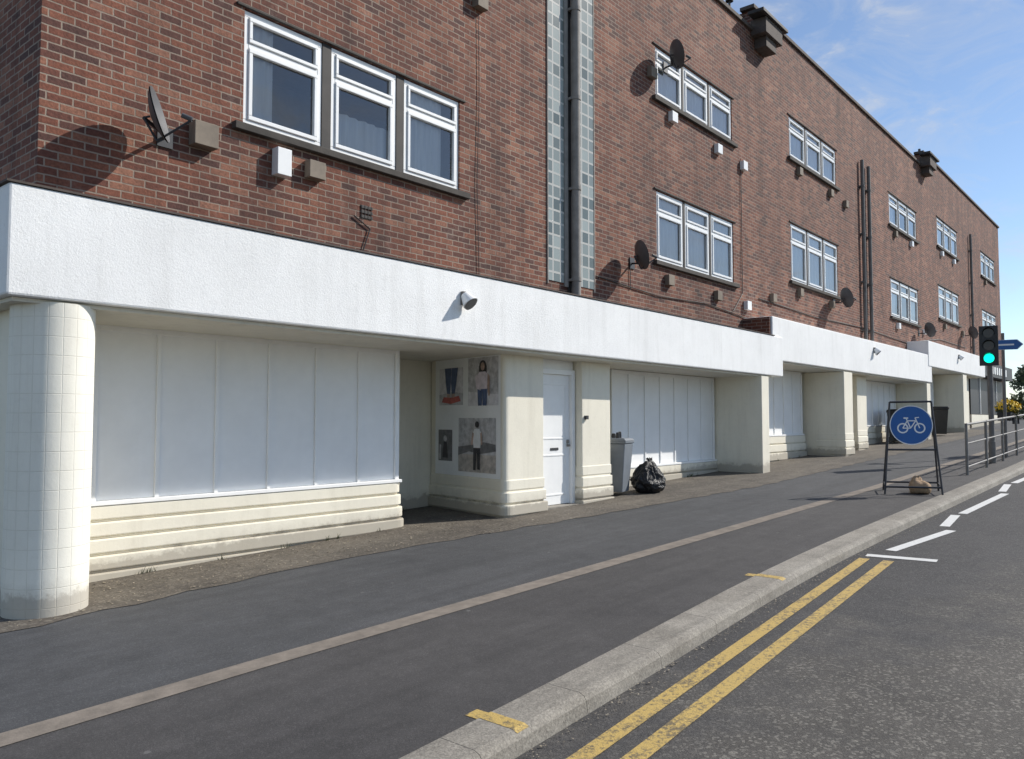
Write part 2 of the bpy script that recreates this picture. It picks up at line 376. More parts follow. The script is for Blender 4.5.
fr.obj('window_frames',BT,.006,seg=1); gls.obj('window_glass',BT); cur.obj('net_curtains',BT,smooth=True); rm.obj('window_rooms',BT); si.obj('window_sills',BT,.006,seg=1); mu.obj('window_mullions',BT)

st=MB()
st.box(10.08,10.50,YF-.012,YF+.05,3.86,10.55,'gblock'); st.box(10.95,11.35,YF-.012,YF+.05,3.86,10.55,'gblock')
st.obj('glass_block_strip',BT)
pi_=MB()
pi_.box(10.05,10.078,YF-.02,YF+.04,3.80,10.6,'pilaster'); pi_.box(10.502,10.60,YF-.03,YF+.04,3.80,10.6,'pilaster')
pi_.box(10.84,10.948,YF-.03,YF+.04,3.80,10.6,'pilaster'); pi_.box(11.352,11.38,YF-.02,YF+.04,3.80,10.6,'pilaster')
pi_.box(10.602,10.838,YF-.02,YF+.04,3.5,10.6,'mull')
pi_.obj('stair_light_surround',BT,.006)
dp=MB()
def dpipe(x,z0,z1,r=.055,y=YF-.09,k='pipe'):
    dp.cyl((x,y,z0),(x,y,z1),r,k)
    z=z0+.4
    while z<z1:
        dp.cyl((x,y,z),(x,y,z+.06),r+.012,k); dp.box(x-.1,x+.1,y+.02,YF-.001,z,z+.04,k); z+=1.5
dpipe(10.70,3.5,10.8,.075,YF-.11,'pilaster')
dpipe(26.1,4.0,9.75); dpipe(26.75,4.0,9.7); dpipe(42.4,4.6,10.3)
dp.obj('drain_pipes',BT,smooth=True)
cb_=MB()
def cable(pts,r=.008):
    cb_.tube([(x,YF-.02,z) for x,z in pts],r,'black',6)
cable([(2.75,3.62),(5.5,3.60),(7.0,3.66),(10.0,3.60)])
cable([(6.3,3.6),(6.45,4.0),(6.2,4.12)])
cable([(11.4,4.1),(13.5,4.0),(15.5,4.08),(17.8,3.95)],.01)
cable([(12.5,4.5),(12.5,4.0)]); cable([(16.8,4.05),(17.3,4.5),(17.3,7.6)],.008)
cable([(18.2,4.5),(22,4.42),(26,4.5),(31,4.4),(36,4.9),(41,4.9)],.012)
cable([(8.42,7.5),(8.44,6.3),(8.40,5.0),(8.45,3.6)],.005)
cb_.obj('wall_cables',BT)
vb=MB()
def vbox(x,z,w,h,d,k): vb.box(x-w/2,x+w/2,YF-d,YF-.002,z-h/2,z+h/2,k)
vbox(4.22,4.55,.26,.24,.13,'boxtan'); vbox(5.15,4.50,.18,.30,.12,'upvc'); vbox(5.60,4.52,.22,.20,.11,'boxtan'); vbox(8.42,7.66,.22,.22,.12,'boxtan')
for z in (4.14,4.20,4.26): vb.box(6.31,6.50,YF-.012,YF-.002,z-.02,z+.02,'mull')
for k in range(4): vb.box(6.32+.05*k,6.33+.05*k,YF-.016,YF-.003,4.12,4.28,'mull')
for (x,z) in ((14.1,7.62),(16.1,7.50),(17.4,7.45),(13.3,8.25),(13.9,4.35),(16.0,4.30),(17.5,4.25),(20.9,8.15),(23.3,8.10),(24.6,8.05),(20.8,4.95),(23.2,4.9),(19.0,4.6),(29.9,8.1),(32.0,8.1),(30.0,4.9),(33.6,5.0),(36.8,8.5),(39.0,8.5),(37.0,5.5),(40.4,5.5),(46,8.5),(46,5.4)):
    vbox(x,z,.22,.20,.10,rnd.choice(['boxtan','boxtan','boxtan','upvc']))
vb.obj('wall_vent_boxes',BT,.008)

def dish(x,z,r=.29,out=.34,yaw=-24,name='satellite_dish'):
    E=empty(name); mb=MB()
    c=Vector((x,YF-out,z)); nrm=Vector((math.cos(math.radians(yaw)),math.sin(math.radians(yaw)),.28)).normalized()
    T=Matrix.Translation(c)@nrm.to_track_quat('Z','Y').to_matrix().to_4x4()
    n=28;rings=5
    for sgn,off in ((1,0),(-1,-.012)):
        idx=[]
        for a in range(rings+1):
            rr=r*a/rings; idx.append([tuple(T@Vector((rr*math.cos(2*math.pi*k/n),rr*1.1*math.sin(2*math.pi*k/n),.30*rr*rr/r+off))) for k in range(n)])
        for a in range(rings):
            for k in range(n):
                k2=(k+1)%n
                if a==0: mb.poly([idx[0][0],idx[1][k],idx[1][k2]],'dish')
                else: mb.poly([idx[a][k],idx[a+1][k],idx[a+1][k2],idx[a][k2]],'dish')
    o=mb.obj('reflector',E,smooth=True)
    am=MB()
    lnb=T@Vector((0,-r*.45,.34))
    am.tube([T@Vector((0,0,-.02)),T@Vector((0,0,-.08)),T@Vector((0,-r*1.0,-.02)),lnb],.011,'darkmetal')
    am.cyl(lnb,lnb+(T@Vector((0,.06,-.08))-T@Vector((0,0,0)))*1.0,.024,'dish')
    bk=T@Vector((0,0,-.08)); am.tube([bk,(x+.18,YF-out*.6,z-.10),(x+.28,YF-.01,z-.06)],.018,'darkmetal')
    am.box(x+.20,x+.36,YF-.02,YF-.001,z-.16,z+.04,'darkmetal')
    am.obj('arm_and_bracket',E)
    return E
dish(3.56,4.50,.24,.32,-40); dish(13.6,8.62,.25,.35,-33); dish(12.3,4.55,.24,.32,-33); dish(23.2,5.05,.26,.4,-36); dish(32.6,4.95,.26,.4,-36); dish(40.4,5.5,.26,.4,-36)

fa=MB()
fa.box(2.25,17.8,6.97,9.45,2.62,3.50,'stucco')
fa.obj('canopy_fascia',BT,.02)
fa=MB(); fa.box(17.35,31.7,7.02,9.45,2.98,3.95,'stucco'); fa.obj('canopy_fascia_upper',BT,.02)
fa=MB(); fa.box(31.2,41.4,7.00,9.45,3.55,4.45,'stucco'); fa.obj('canopy_fascia_top',BT,.02)
fl=MB()
fl.box(2.23,17.34,6.958,7.69,3.503,3.520,'coping'); fl.obj('fascia_flashing',BT)
so=MB(); so.box(2.32,17.33,7.05,9.4,2.585,2.617,'soffit'); so.box(17.9,31.1,7.09,9.4,2.945,2.977,'soffit'); so.box(31.75,41.3,7.07,9.4,3.515,3.547,'soffit'); so.obj('canopy_soffit',BT)

def rounded(poly,idx,r,n=6):
    out=[]
    for i,p in enumerate(poly):
        if i not in idx: out.append(p); continue
        a=Vector(poly[i-1]);b=Vector(p);c=Vector(poly[(i+1)%len(poly)])
        d1=(a-b).normalized();d2=(c-b).normalized(); p0=b+d1*r;p1=b+d2*r
        for k in range(n+1):
            t=k/n; q=p0*(1-t)**2+b*2*t*(1-t)+p1*t*t; out.append((q.x,q.y))
    return out
def offset(poly,d):
    n=len(poly);res=[]
    for i in range(n):
        a=Vector(poly[i-1]);b=Vector(poly[i]);c=Vector(poly[(i+1)%n])
        e1=(b-a).normalized();e2=(c-b).normalized()
        n1=Vector((e1.y,-e1.x));n2=Vector((e2.y,-e2.x)); m_=(n1+n2); m_=m_/max(.3,m_.dot(n1)) if m_.length>0 else n1
        res.append((b.x+m_.x*d,b.y+m_.y*d))
    return res
pl_=MB()
def plinth(poly,ztop,zbot,n=4,step=.016,k='cream',base=.03):
    h=(ztop-zbot)/n
    for i in range(n):
        z1=ztop-i*h; z0=z1-h
        pl_.prism(offset(poly,base+i*step),z0+.026,z1,k)
        pl_.prism(offset(poly,base+i*step-.026),z0-.001,z0+.025,k)
pn=MB(); wl=MB()
def shop(x0,x1,y,zb,zt,n,zg):
    wl.box(x0-.02,x1+.02,y+.03,9.3,zb-.01,zt+.1,'cream')
    w=(x1-x0)/n
    for i in range(n):
        pn.box(x0+i*w+.004,x0+(i+1)*w-.004,y,y+.028,zb+.03,zt,'panel')
        if i: pn.box(x0+i*w-.022,x0+i*w+.022,y-.022,y-.002,zb+.03,zt,'panel')
    pn.box(x0-.02,x0+.05,y-.03,y-.003,zb+.03,zt,'panel'); pn.box(x1-.05,x1+.02,y-.03,y-.003,zb+.03,zt,'panel')
    pn.box(x0-.04,x1+.04,y-.07,y+.02,zb-.012,zb+.028,'panel'); pn.box(x0+.052,x1-.052,y-.028,y-.004,zt-.07,zt-.002,'panel')
shop(3.42,7.38,8.2,.83,2.60,6,0)
plinth(rounded([(3.34,8.17),(7.42,8.17),(7.42,9.3),(3.34,9.3)],[1],.12),.815,.02,5,.020)
wl.box(2.55,3.40,8.14,9.32,-.1,2.60,'cream')
wl.box(2.50,2.94,7.30,8.138,-.1,2.60,'cream')
wl.box(7.0,9.3,9.34,9.44,-.1,2.60,'cream')
P0=(9.12,9.32);P1=(8.70,7.42);P2=(9.60,7.42);P3=(9.60,9.32)
blk=rounded([P0,P1,P2,P3],[1],.10)
wl.prism(blk,.1,2.60,'cream'); plinth(rounded([P0,P1,P2,P3],[1],.12),.80,.10,4,.018,base=.012)
dr=MB()
dr.box(9.70,10.50,7.60,7.64,.34,2.36,'door')
for (a,b,c,d) in ((9.79,10.41,1.35,2.22),(9.79,10.41,.48,1.12)):
    dr.box(a,b,7.592,7.600,c,c+.03,'door');dr.box(a,b,7.592,7.600,d-.03,d,'door');dr.box(a,a+.03,7.592,7.600,c+.031,d-.031,'door');dr.box(b-.03,b,7.592,7.600,c+.031,d-.031,'door')
dr.box(10.0,10.2,7.588,7.60,1.18,1.22,'darkmetal'); dr.box(10.42,10.46,7.575,7.60,1.28,1.34,'metal'); dr.cyl((10.44,7.60,1.25),(10.44,7.55,1.25),.02,'metal')
dr.box(9.62,9.70,7.54,7.66,.28,2.44,'upvc'); dr.box(10.50,10.58,7.54,7.66,.28,2.44,'upvc'); dr.box(9.702,10.498,7.54,7.66,2.36,2.44,'upvc')
dr.box(9.62,10.58,7.58,7.66,2.44,2.60,'upvc'); dr.box(9.602,10.598,7.42,7.9,.1,.335,'concrete')
dr.obj('shop_door',BT,.004,seg=1)
ws=MB(); ws.box(8.05,8.15,9.325,9.338,1.85,1.95,'darkmetal'); ws.box(10.66,10.72,7.375,7.418,1.66,1.72,'darkmetal'); ws.obj('door_entry_buttons',BT)
wl.box(10.60,11.42,7.42,9.3,.0,2.60,'cream'); plinth([(10.60,7.42),(11.42,7.42),(11.42,8.2),(10.60,8.2)],.92,.20,4,.012,base=.01)
wl.box(11.42,12.45,8.12,9.3,.1,2.60,'cream')
shop(12.5,16.6,8.10,.76,2.58,7,0)
plinth([(12.42,8.07),(16.64,8.07),(16.64,9.3),(12.42,9.3)],.745,.20,3,.014)
wl.box(16.66,17.05,7.0,9.3,.2,2.60,'cream')
shop(17.5,21.9,8.10,1.25,2.94,7,0); plinth([(17.4,8.07),(22.0,8.07),(22.0,9.3),(17.4,9.3)],1.235,.4,4,.014)
wl.box(22.2,22.9,7.05,9.3,.3,2.94,'cream'); wl.box(22.0,24.8,9.31,9.4,.3,2.94,'cream'); wl.box(24.6,25.5,7.45,9.3,.3,2.94,'cream')
plinth([(22.2,7.05),(22.9,7.05),(22.9,7.8),(22.2,7.8)],1.3,.5,4,.01,base=.008); plinth([(24.6,7.45),(25.5,7.45),(25.5,8.1),(24.6,8.1)],1.35,.6,4,.01,base=.008)
shop(25.6,31.0,8.10,1.45,2.94,8,0); plinth([(25.55,8.07),(31.1,8.07),(31.1,9.3),(25.55,9.3)],1.43,.6,4,.014)
wl.box(31.1,31.6,7.06,9.3,.5,2.94,'cream')
shop(32.3,36.6,8.10,1.9,3.50,6,0); plinth([(32.2,8.07),(36.7,8.07),(36.7,9.3),(32.2,9.3)],1.88,.8,4,.014)
wl.box(37.0,37.7,7.05,9.3,.8,3.51,'cream'); wl.box(36.7,39.8,9.31,9.4,.8,3.51,'cream'); wl.box(39.4,40.2,7.45,9.3,.8,3.51,'cream'); wl.box(40.2,41.3,8.1,9.3,.8,3.51,'cream')
pn.obj('boarded_shopfront_panels',BT,.004,seg=1); wl.obj('cream_piers',BT,.012); pl_.obj('ribbed_plinths',BT,.018)
clm=MB(); clm.cyl((2.72,7.30,-.15),(2.72,7.30,2.60),.315,'tile',n=64); clm.obj('round_tiled_column',BT,smooth=True)
fs=MB(); fs.box(41.6,50.0,7.2,7.69,3.7,4.35,'darkmetal'); 
for k in range(9): fs.box(43.0+k*.6,43.35+k*.6,7.18,7.198,3.85,4.2,'signwhite')
fs.box(41.6,50.0,7.62,7.69,1.2,1.9,'cream')
for k in range(4): fs.box(41.6+k*2.1,43.6+k*2.1,7.64,7.69,1.92,3.66,'darkmetal'); fs.box(43.61+k*2.1,43.69+k*2.1,7.60,7.69,1.92,3.66,'upvc')
fs.obj('far_shop_front',BT)
for (x,z,y) in ((7.35,3.12,6.97),(24.8,3.62,7.02),(36,4.1,7.0)):
    E=empty('bulkhead_lamp'); mb=MB()
    mb.box(x-.03,x+.03,y-.05,y-.001,z-.03,z+.14,'pipe')
    mb.cyl((x,y-.04,z+.10),(x+.02,y-.13,z-.02),.05,'upvc',r1=.105,n=20); mb.cyl((x+.02,y-.131,z-.021),(x+.022,y-.14,z-.03),.095,'pipe',n=20)
    mb.obj('lamp_head',E,.004)

def poster_parts():
    E=BT
    p0=Vector((P0[0],P0[1],0));p1=Vector((P1[0],P1[1],0)); d=(p1-p0); Ln=d.length; d.normalize()
    nrm=Vector((d.y,-d.x,0)); 
    if nrm.x>0: nrm=-nrm
    mb=MB()
    def rect(s0,s1,z0,z1,k,l):
        o=nrm*(.004+.003*l); a=p0+d*s0*Ln+o; b=p0+d*s1*Ln+o
        mb.poly([(a.x,a.y,z0),(b.x,b.y,z0),(b.x,b.y,z1),(a.x,a.y,z1)],k)
    def shp(pts,k,l,s0,s1,z0,z1):
        o=nrm*(.004+.003*l); mb.poly([((p0+d*(s0+(s1-s0)*u)*Ln+o).x,(p0+d*(s0+(s1-s0)*u)*Ln+o).y,z0+(z1-z0)*v) for u,v in pts],k)
    def ell(cx,cy,rx,ry,n=14): return [(cx+rx*math.cos(2*math.pi*i/n),cy+ry*math.sin(2*math.pi*i/n)) for i in range(n)]
    c={}
    def mk(n,col,var=.35): c[n]=simple('poster_'+n,col,.4,var,11); return c[n]
    mk('grey',(.52,.51,.52));mk('dgrey',(.18,.175,.18));mk('blue',(.085,.12,.22));mk('red',(.50,.12,.10));mk('skin',(.48,.34,.28));mk('pink',(.72,.64,.69),.2);mk('pale',(.70,.68,.70),.2);mk('dark',(.05,.045,.05));mk('white',(.85,.85,.86),.1);mk('sand',(.50,.45,.41))
    rect(.07,.955,.81,2.585,'panel',0)
    A=(.13,.47,1.88,2.45); rect(A[0],A[1],A[2],A[3],c['pale'],1)
    shp([(.0,.0),(1,.0),(1,.30),(.6,.36),(0,.28)],c['grey'],1.5,*A)
    shp([(.34,.30),(.47,.28),(.50,.60),(.53,1.0),(.24,1.0),(.28,.6)],c['blue'],2,*A); shp([(.54,.30),(.67,.30),(.74,.62),(.80,1.0),(.54,1.0),(.51,.6)],c['blue'],2.5,*A)
    shp([(.12,.08),(.5,.03),(.92,.10),(.84,.24),(.5,.20),(.2,.22)],c['red'],3,*A); shp([(.35,.20),(.46,.20),(.47,.30),(.34,.31)],c['skin'],3.5,*A); shp([(.55,.20),(.66,.20),(.67,.31),(.54,.30)],c['skin'],3.5,*A)
    A=(.54,.93,1.86,2.57); rect(A[0],A[1],A[2],A[3],c['grey'],1); shp([(0,0),(1,0),(1,.22),(0,.30)],c['pale'],1.5,*A)
    shp(ell(.5,.82,.12,.12),c['dark'],2,*A); shp([(.38,.55),(.62,.55),(.63,.82),(.37,.82)],c['dark'],2,*A); shp(ell(.5,.81,.065,.085),c['skin'],3,*A)
    shp([(.34,.34),(.66,.34),(.69,.62),(.60,.70),(.40,.70),(.31,.62)],c['pink'],4,*A)
    shp([(.26,.60),(.33,.66),(.36,.40),(.46,.34),(.45,.31),(.30,.36)],c['pink'],5,*A); shp([(.74,.60),(.67,.66),(.66,.40),(.70,.20),(.74,.20)],c['skin'],5,*A)
    shp([(.36,.0),(.48,.0),(.50,.34),(.34,.34)],c['blue'],5,*A); shp([(.52,.0),(.64,.0),(.66,.34),(.50,.34)],c['blue'],5.5,*A)
    A=(.12,.32,1.02,1.50); rect(A[0],A[1],A[2],A[3],c['dgrey'],1); shp([(.3,.1),(.7,.1),(.62,.6),(.4,.62)],c['dark'],2,*A); shp(ell(.5,.72,.12,.1),c['grey'],2,*A); shp([(.08,.05),(.2,.05),(.22,.5),(.1,.55)],c['grey'],3,*A)
    A=(.41,.90,.88,1.68); rect(A[0],A[1],A[2],A[3],c['grey'],1); rect(A[0],A[1],A[2],A[2]+.26,c['sand'],2)
    shp([(.0,.30),(.3,.38),(.6,.34),(1,.40),(1,.52),(.7,.56),(.35,.50),(0,.46)],c['dgrey'],3,*A)
    shp(ell(.52,.88,.055,.06),c['dark'],4,*A); shp([(.43,.45),(.61,.45),(.64,.72),(.58,.80),(.46,.80),(.40,.72)],c['white'],4,*A)
    shp([(.36,.50),(.41,.50),(.44,.72),(.40,.74)],c['skin'],5,*A); shp([(.63,.50),(.67,.52),(.65,.74),(.61,.72)],c['skin'],5,*A)
    shp([(.42,.04),(.49,.04),(.52,.45),(.43,.45)],c['dark'],5,*A); shp([(.53,.06),(.60,.05),(.61,.45),(.52,.45)],c['dark'],5.5,*A)
    mb.obj('shop_posters',E)
poster_parts()

# ================================================================= GROUND
def interp(tab,x):
    if x<=tab[0][0]: return tab[0][1]
    for (a,b),(c,d) in zip(tab[:-1],tab[1:]):
        if x<=c:
            t=(x-a)/(c-a); return b+(d-b)*t
    return tab[-1][1]
KO=[(-40,2.30),(0,2.47),(3.1,2.60),(4.6,2.68),(7.2,2.84),(9,2.88),(11,2.87),(20,2.78),(95,2.8)]
def ko(x): return (interp(KO,x-.8)+interp(KO,x)+interp(KO,x+.8))/3
KW=.27
XS=[-40,-30,-20,-10,-5]+[i*.5 for i in range(-8,60)]+[30,35,40,50,60,80,95,140]
def ribbon(name,f0,f1,off,k,xs=XS,ny=1):
    mb=MB()
    for a,b in zip(xs[:-1],xs[1:]):
        mb.poly([(a,f0(a),g(a)+off),(b,f0(b),g(b)+off),(b,f1(b),g(b)+off),(a,f1(a),g(a)+off)],k)
    return mb.obj(name)
gr_=MB()
gx=[-3000,-40,95,400,3000]
for a,b in zip(gx[:-1],gx[1:]): gr_.poly([(a,-3000,g(a)-.16),(b,-3000,g(b)-.16),(b,3000,g(b)-.16),(a,3000,g(a)-.16)],'grass')
gr_.obj('ground')
ribbon('road',lambda x:-5.5,lambda x:ko(x)+.02,-.10,'road')
ribbon('pavement_far_side',lambda x:-8.0,lambda x:-5.5,.0,'pave')
sp=lambda x:interp([(-40,4.7),(3,4.60),(15,4.28),(95,4.3)],x)
ribbon('cycle_path',lambda x:ko(x)+KW-.02,sp,0,'cycle')
ribbon('pavement',sp,lambda x:9.45 if x>2.2 else 12,0,'pave')
ribbon('pavement_edging_strip',lambda x:sp(x)-.08,lambda x:sp(x)+.11,.004,'strip')
fx=[-10+.25*i for i in range(200)]
def fy(x): return interp([(-40,6.8),(2.2,6.80),(5,6.98),(6.3,6.9),(9.7,6.5),(14.4,6.05),(40,6.2)],x)+.03*math.sin(x*7)+.02*math.sin(x*17)
ribbon('forecourt',fy,lambda x:9.44,.005,'fore',[x for x in fx if x<41.3])
kb=MB(); x=-20
while x<70:
    ln=.915; a=x+.002;b=x+ln-.002
    pts=[]
    for xx in (a,b):
        y0=ko(xx); z=g(xx)
        pts.append([(xx,y0-.022,z-.14),(xx,y0-.006,z-.03),(xx,y0+.012,z-.006),(xx,y0+.045,z+.007),(xx,y0+KW,z+.010),(xx,y0+KW,z-.14)])
    n=6
    for i in range(n): j=(i+1)%n; kb.poly([pts[0][i],pts[0][j],pts[1][j],pts[1][i]],'kerb')
    kb.poly(pts[0][::-1],'kerb'); kb.poly(pts[1],'kerb'); x+=ln
kb.obj('kerb')
def line(mb,pts,w,off,k):
    for (x0,y0),(x1,y1) in zip(pts[:-1],pts[1:]):
        d=Vector((x1-x0,y1-y0)).normalized(); n=Vector((-d.y,d.x))*w/2
        mb.poly([(x0-n.x,y0-n.y,g(x0-n.x)+off),(x1-n.x,y1-n.y,g(x1-n.x)+off),(x1+n.x,y1+n.y,g(x1+n.x)+off),(x0+n.x,y0+n.y,g(x0+n.x)+off)],k)
ym=MB()
def sm(tab):
    return lambda x:(interp(tab,x-.9)+interp(tab,x)+interp(tab,x+.9))/3 if x<8 else interp(tab,x)
xs=[-20+.6*i for i in range(39)]+[3.4,4.2,5,5.8,6.6,7.4,8.2,9.05]
xs=sorted(x for x in xs if x<=9.06)
yl1=sm([(-20,1.85),(0,2.12),(3.3,2.33),(9.05,2.70)]); yl2=sm([(-20,1.63),(0,1.90),(3.4,2.12),(9.05,2.46)])
def strip(mb,xs,f,w,off,k):
    for a,b in zip(xs[:-1],xs[1:]):
        mb.poly([(a,f(a)-w/2,g(a)+off),(b,f(b)-w/2,g(b)+off),(b,f(b)+w/2,g(b)+off),(a,f(a)+w/2,g(a)+off)],k)
strip(ym,xs,yl1,.108,-.095,'yellow'); strip(ym,xs,yl2,.108,-.095,'yellow')
ym.obj('double_yellow_lines')
yt=MB()
for x in (3.22,7.2):
    w=.05
    prof=[(.012,-.0045),(.045,.0085),(KW+.001,.0118),(KW+.004,.0025),(.37,.0025)]
    for (ya,za),(yb,zb) in zip(prof[:-1],prof[1:]):
        yt.poly([(x-w,ko(x-w)+ya,g(x-w)+za),(x+w,ko(x+w)+ya,g(x+w)+za),(x+w,ko(x+w)+yb,g(x+w)+zb),(x-w,ko(x-w)+yb,g(x-w)+zb)],'yellow')
yt.obj('yellow_kerb_marks')
wm=MB()
line(wm,[(9.25,2.74),(9.32,2.06)],.14,-.095,'white_line')
zz=[(9.65,2.60),(11.45,2.36),(11.75,2.50),(12.9,2.60),(13.1,2.55),(16.0,2.46),(16.3,2.55),(17.6,2.66),(17.9,2.6),(21,2.46),(21.3,2.55),(22.6,2.66),(23,2.6),(26,2.46)]
for i in range(0,len(zz),2): line(wm,zz[i:i+2],.12,-.095,'white_line')
x=27
while x<80: line(wm,[(x,2.0),(x+2,2.0)],.1,-.095,'white_line'); x+=6
x=-20
while x<70: line(wm,[(x,-1.4),(x+4,-1.4)],.1,-.095,'white_line'); x+=6
wm.obj('white_road_markings')
db=MB(); rd=random.Random(9)
for i in range(1300):
    x=rd.uniform(2.2,22) if i%3 else rd.uniform(2.2,9); y=fy(x)+abs(rd.gauss(0,.5)) if rd.random()<.5 else 8.0-abs(rd.gauss(0,.35))
    if y>8.0 or y<6.3: continue
    s=rd.uniform(.004,.017); a=rd.uniform(0,6.28); z=g(x)+.008
    pts=[(x+s*math.cos(a+t)*rd.uniform(.5,1.2),y+s*math.sin(a+t)*rd.uniform(.5,1.2),z+rd.uniform(0,.01)) for t in (0,1.5,3.1,4.6)]
    db.poly(pts,'debris')
for i in range(700):
    x=rd.uniform(2.5,14); y=ko(x)-.03-abs(rd.gauss(0,.06)); s=rd.uniform(.003,.010); a=rd.uniform(0,6.28); z=g(x)-.092
    db.poly([(x+s*math.cos(a+t)*rd.uniform(.5,1.2),y+s*math.sin(a+t)*rd.uniform(.5,1.2),z+rd.uniform(0,.006)) for t in (0,1.5,3.1,4.6)],'debris')
db.obj('ground_debris')
wd=MB(); rw=random.Random(21)
for i in range(26):
    x=rw.choice([rw.uniform(3.3,7.4),rw.uniform(12.6,16.5),rw.uniform(7.5,8.6),rw.uniform(17.4,22)]); y=8.04 if x<7.4 else (9.28 if x<9 else 7.98); z=g(x)+.005
    for k in range(9):
        a=rw.uniform(math.pi,2*math.pi); l=rw.uniform(.03,.09); dx,dy=math.cos(a)*l*.7,math.sin(a)*l*.7; px_=-dy*.10;py_=dx*.10
        bx=x+rw.gauss(0,.03); wd.poly([(bx-px_,y-py_,z),(bx+px_,y+py_,z),(bx+dx,y+dy,z+l)],'leaf')
wd.obj('weeds')

# ================================================================= STREET FURNITURE
CS=empty('cycle_sign_on_stand')
cx,cy=14.5,3.55; gz=g(cx)
ax=Vector((.30,-.954,0)).normalized(); fw=Vector((-.954,-.30,0))
def P(u,f,z): 
    v=Vector((cx,cy,0))+ax*u+fw*f; return (v.x,v.y,g(v.x)+z)
a=MB()
def tb(pts,r=.016,k='darkmetal'): a.tube([P(*p) for p in pts],r,k)
tb([(-.42,.25,.0),(-.31,.0,1.5)]); tb([(.42,.25,.0),(.31,.0,1.5)]); tb([(-.31,0,1.5),(.31,0,1.5)]); tb([(-.415,.23,.12),(.415,.23,.12)])
tb([(-.42,-.40,.0),(-.31,.0,1.5)]); tb([(.42,-.40,.0),(.31,0,1.5)]); tb([(-.41,-.38,.14),(.41,-.38,.14)]); tb([(-.37,.13,.72),(.37,.13,.72)])
tb([(-.41,.23,.12),(-.41,-.38,.14)],.01); tb([(.41,.23,.12),(.41,-.38,.14)],.01)
a.obj('stand_frame',CS)
dsc=MB()
zc=1.12; tilt=.155
def D(u,v,o):
    f=.085-v*tilt+o; return P(u,f,zc+v)
n=48; R=.32
def ring(r0,r1,cu,cv,k,o,n=48):
    for i in range(n):
        t0=2*math.pi*i/n;t1=2*math.pi*(i+1)/n
        q=[(cu+r0*math.cos(t0),cv+r0*math.sin(t0)),(cu+r1*math.cos(t0),cv+r1*math.sin(t0)),(cu+r1*math.cos(t1),cv+r1*math.sin(t1)),(cu+r0*math.cos(t1),cv+r0*math.sin(t1))]
        dsc.poly([D(x,y,o) for x,y in (q if r0>0 else q[1:3]+[(cu,cv)])],k)
ring(0,R,0,0,'blue',.0); ring(R-.014,R,0,0,'signwhite',.003); ring(0,R,0,0,'metal',-.01)
ring(.062,.085,-.125,-.05,'signwhite',.003,24); ring(.062,.085,.125,-.05,'signwhite',.003,24)
def sl(x0,y0,x1,y1,w=.018):
    d=Vector((x1-x0,y1-y0)).normalized(); m_=Vector((-d.y,d.x))*w/2
    dsc.poly([D(x0-m_.x,y0-m_.y,.005),D(x1-m_.x,y1-m_.y,.005),D(x1+m_.x,y1+m_.y,.005),D(x0+m_.x,y0+m_.y,.005)],'signwhite')
sl(-.125,-.05,-.055,.07);sl(-.055,.07,.07,.07);sl(-.125,-.05,-.01,-.05);sl(-.01,-.05,.07,.07);sl(-.01,-.05,-.07,.11);sl(.125,-.05,.06,.12);sl(-.11,.115,-.04,.115,.022);sl(.06,.12,.12,.125,.016)
dsc.obj('sign_disc',CS)
sb=bmesh.new(); bmesh.ops.create_uvsphere(sb,u_segments=24,v_segments=14,radius=1)
for v in sb.verts:
    x,y,z=v.co; k=1+.10*math.sin(5*x+3*y)+.06*math.sin(9*y+4*z)
    v.co=Vector((x*.20*k,y*.14*k,max(z,-.55)*.15*k*(1.3 if x>0 else .9)))
me=bpy.data.meshes.new('sandbag'); sb.to_mesh(me); sb.free(); me.materials.append(M['sand'])
for p in me.polygons: p.use_smooth=True
o=bpy.data.objects.new('sandbag',me); COL.objects.link(o); o.location=P(.10,.02,.085); o.rotation_euler=(0,0,.9)
GRL=empty('guard_railing'); r_=MB()
px=[18.1+2.0*i for i in range(9)]
for x in px: r_.cyl((x,3.42,g(x)-.02),(x,3.42,g(x)+1.02),.028,'metal')
for x0,x1 in zip(px[:-1],px[1:]):
    for h,rr in ((1.0,.024),(.62,.016),(.16,.018)): r_.cyl((x0,3.42,g(x0)+h),(x1,3.42,g(x1)+h),rr,'metal',n=10)
r_.obj('rails_and_posts',GRL,smooth=True)
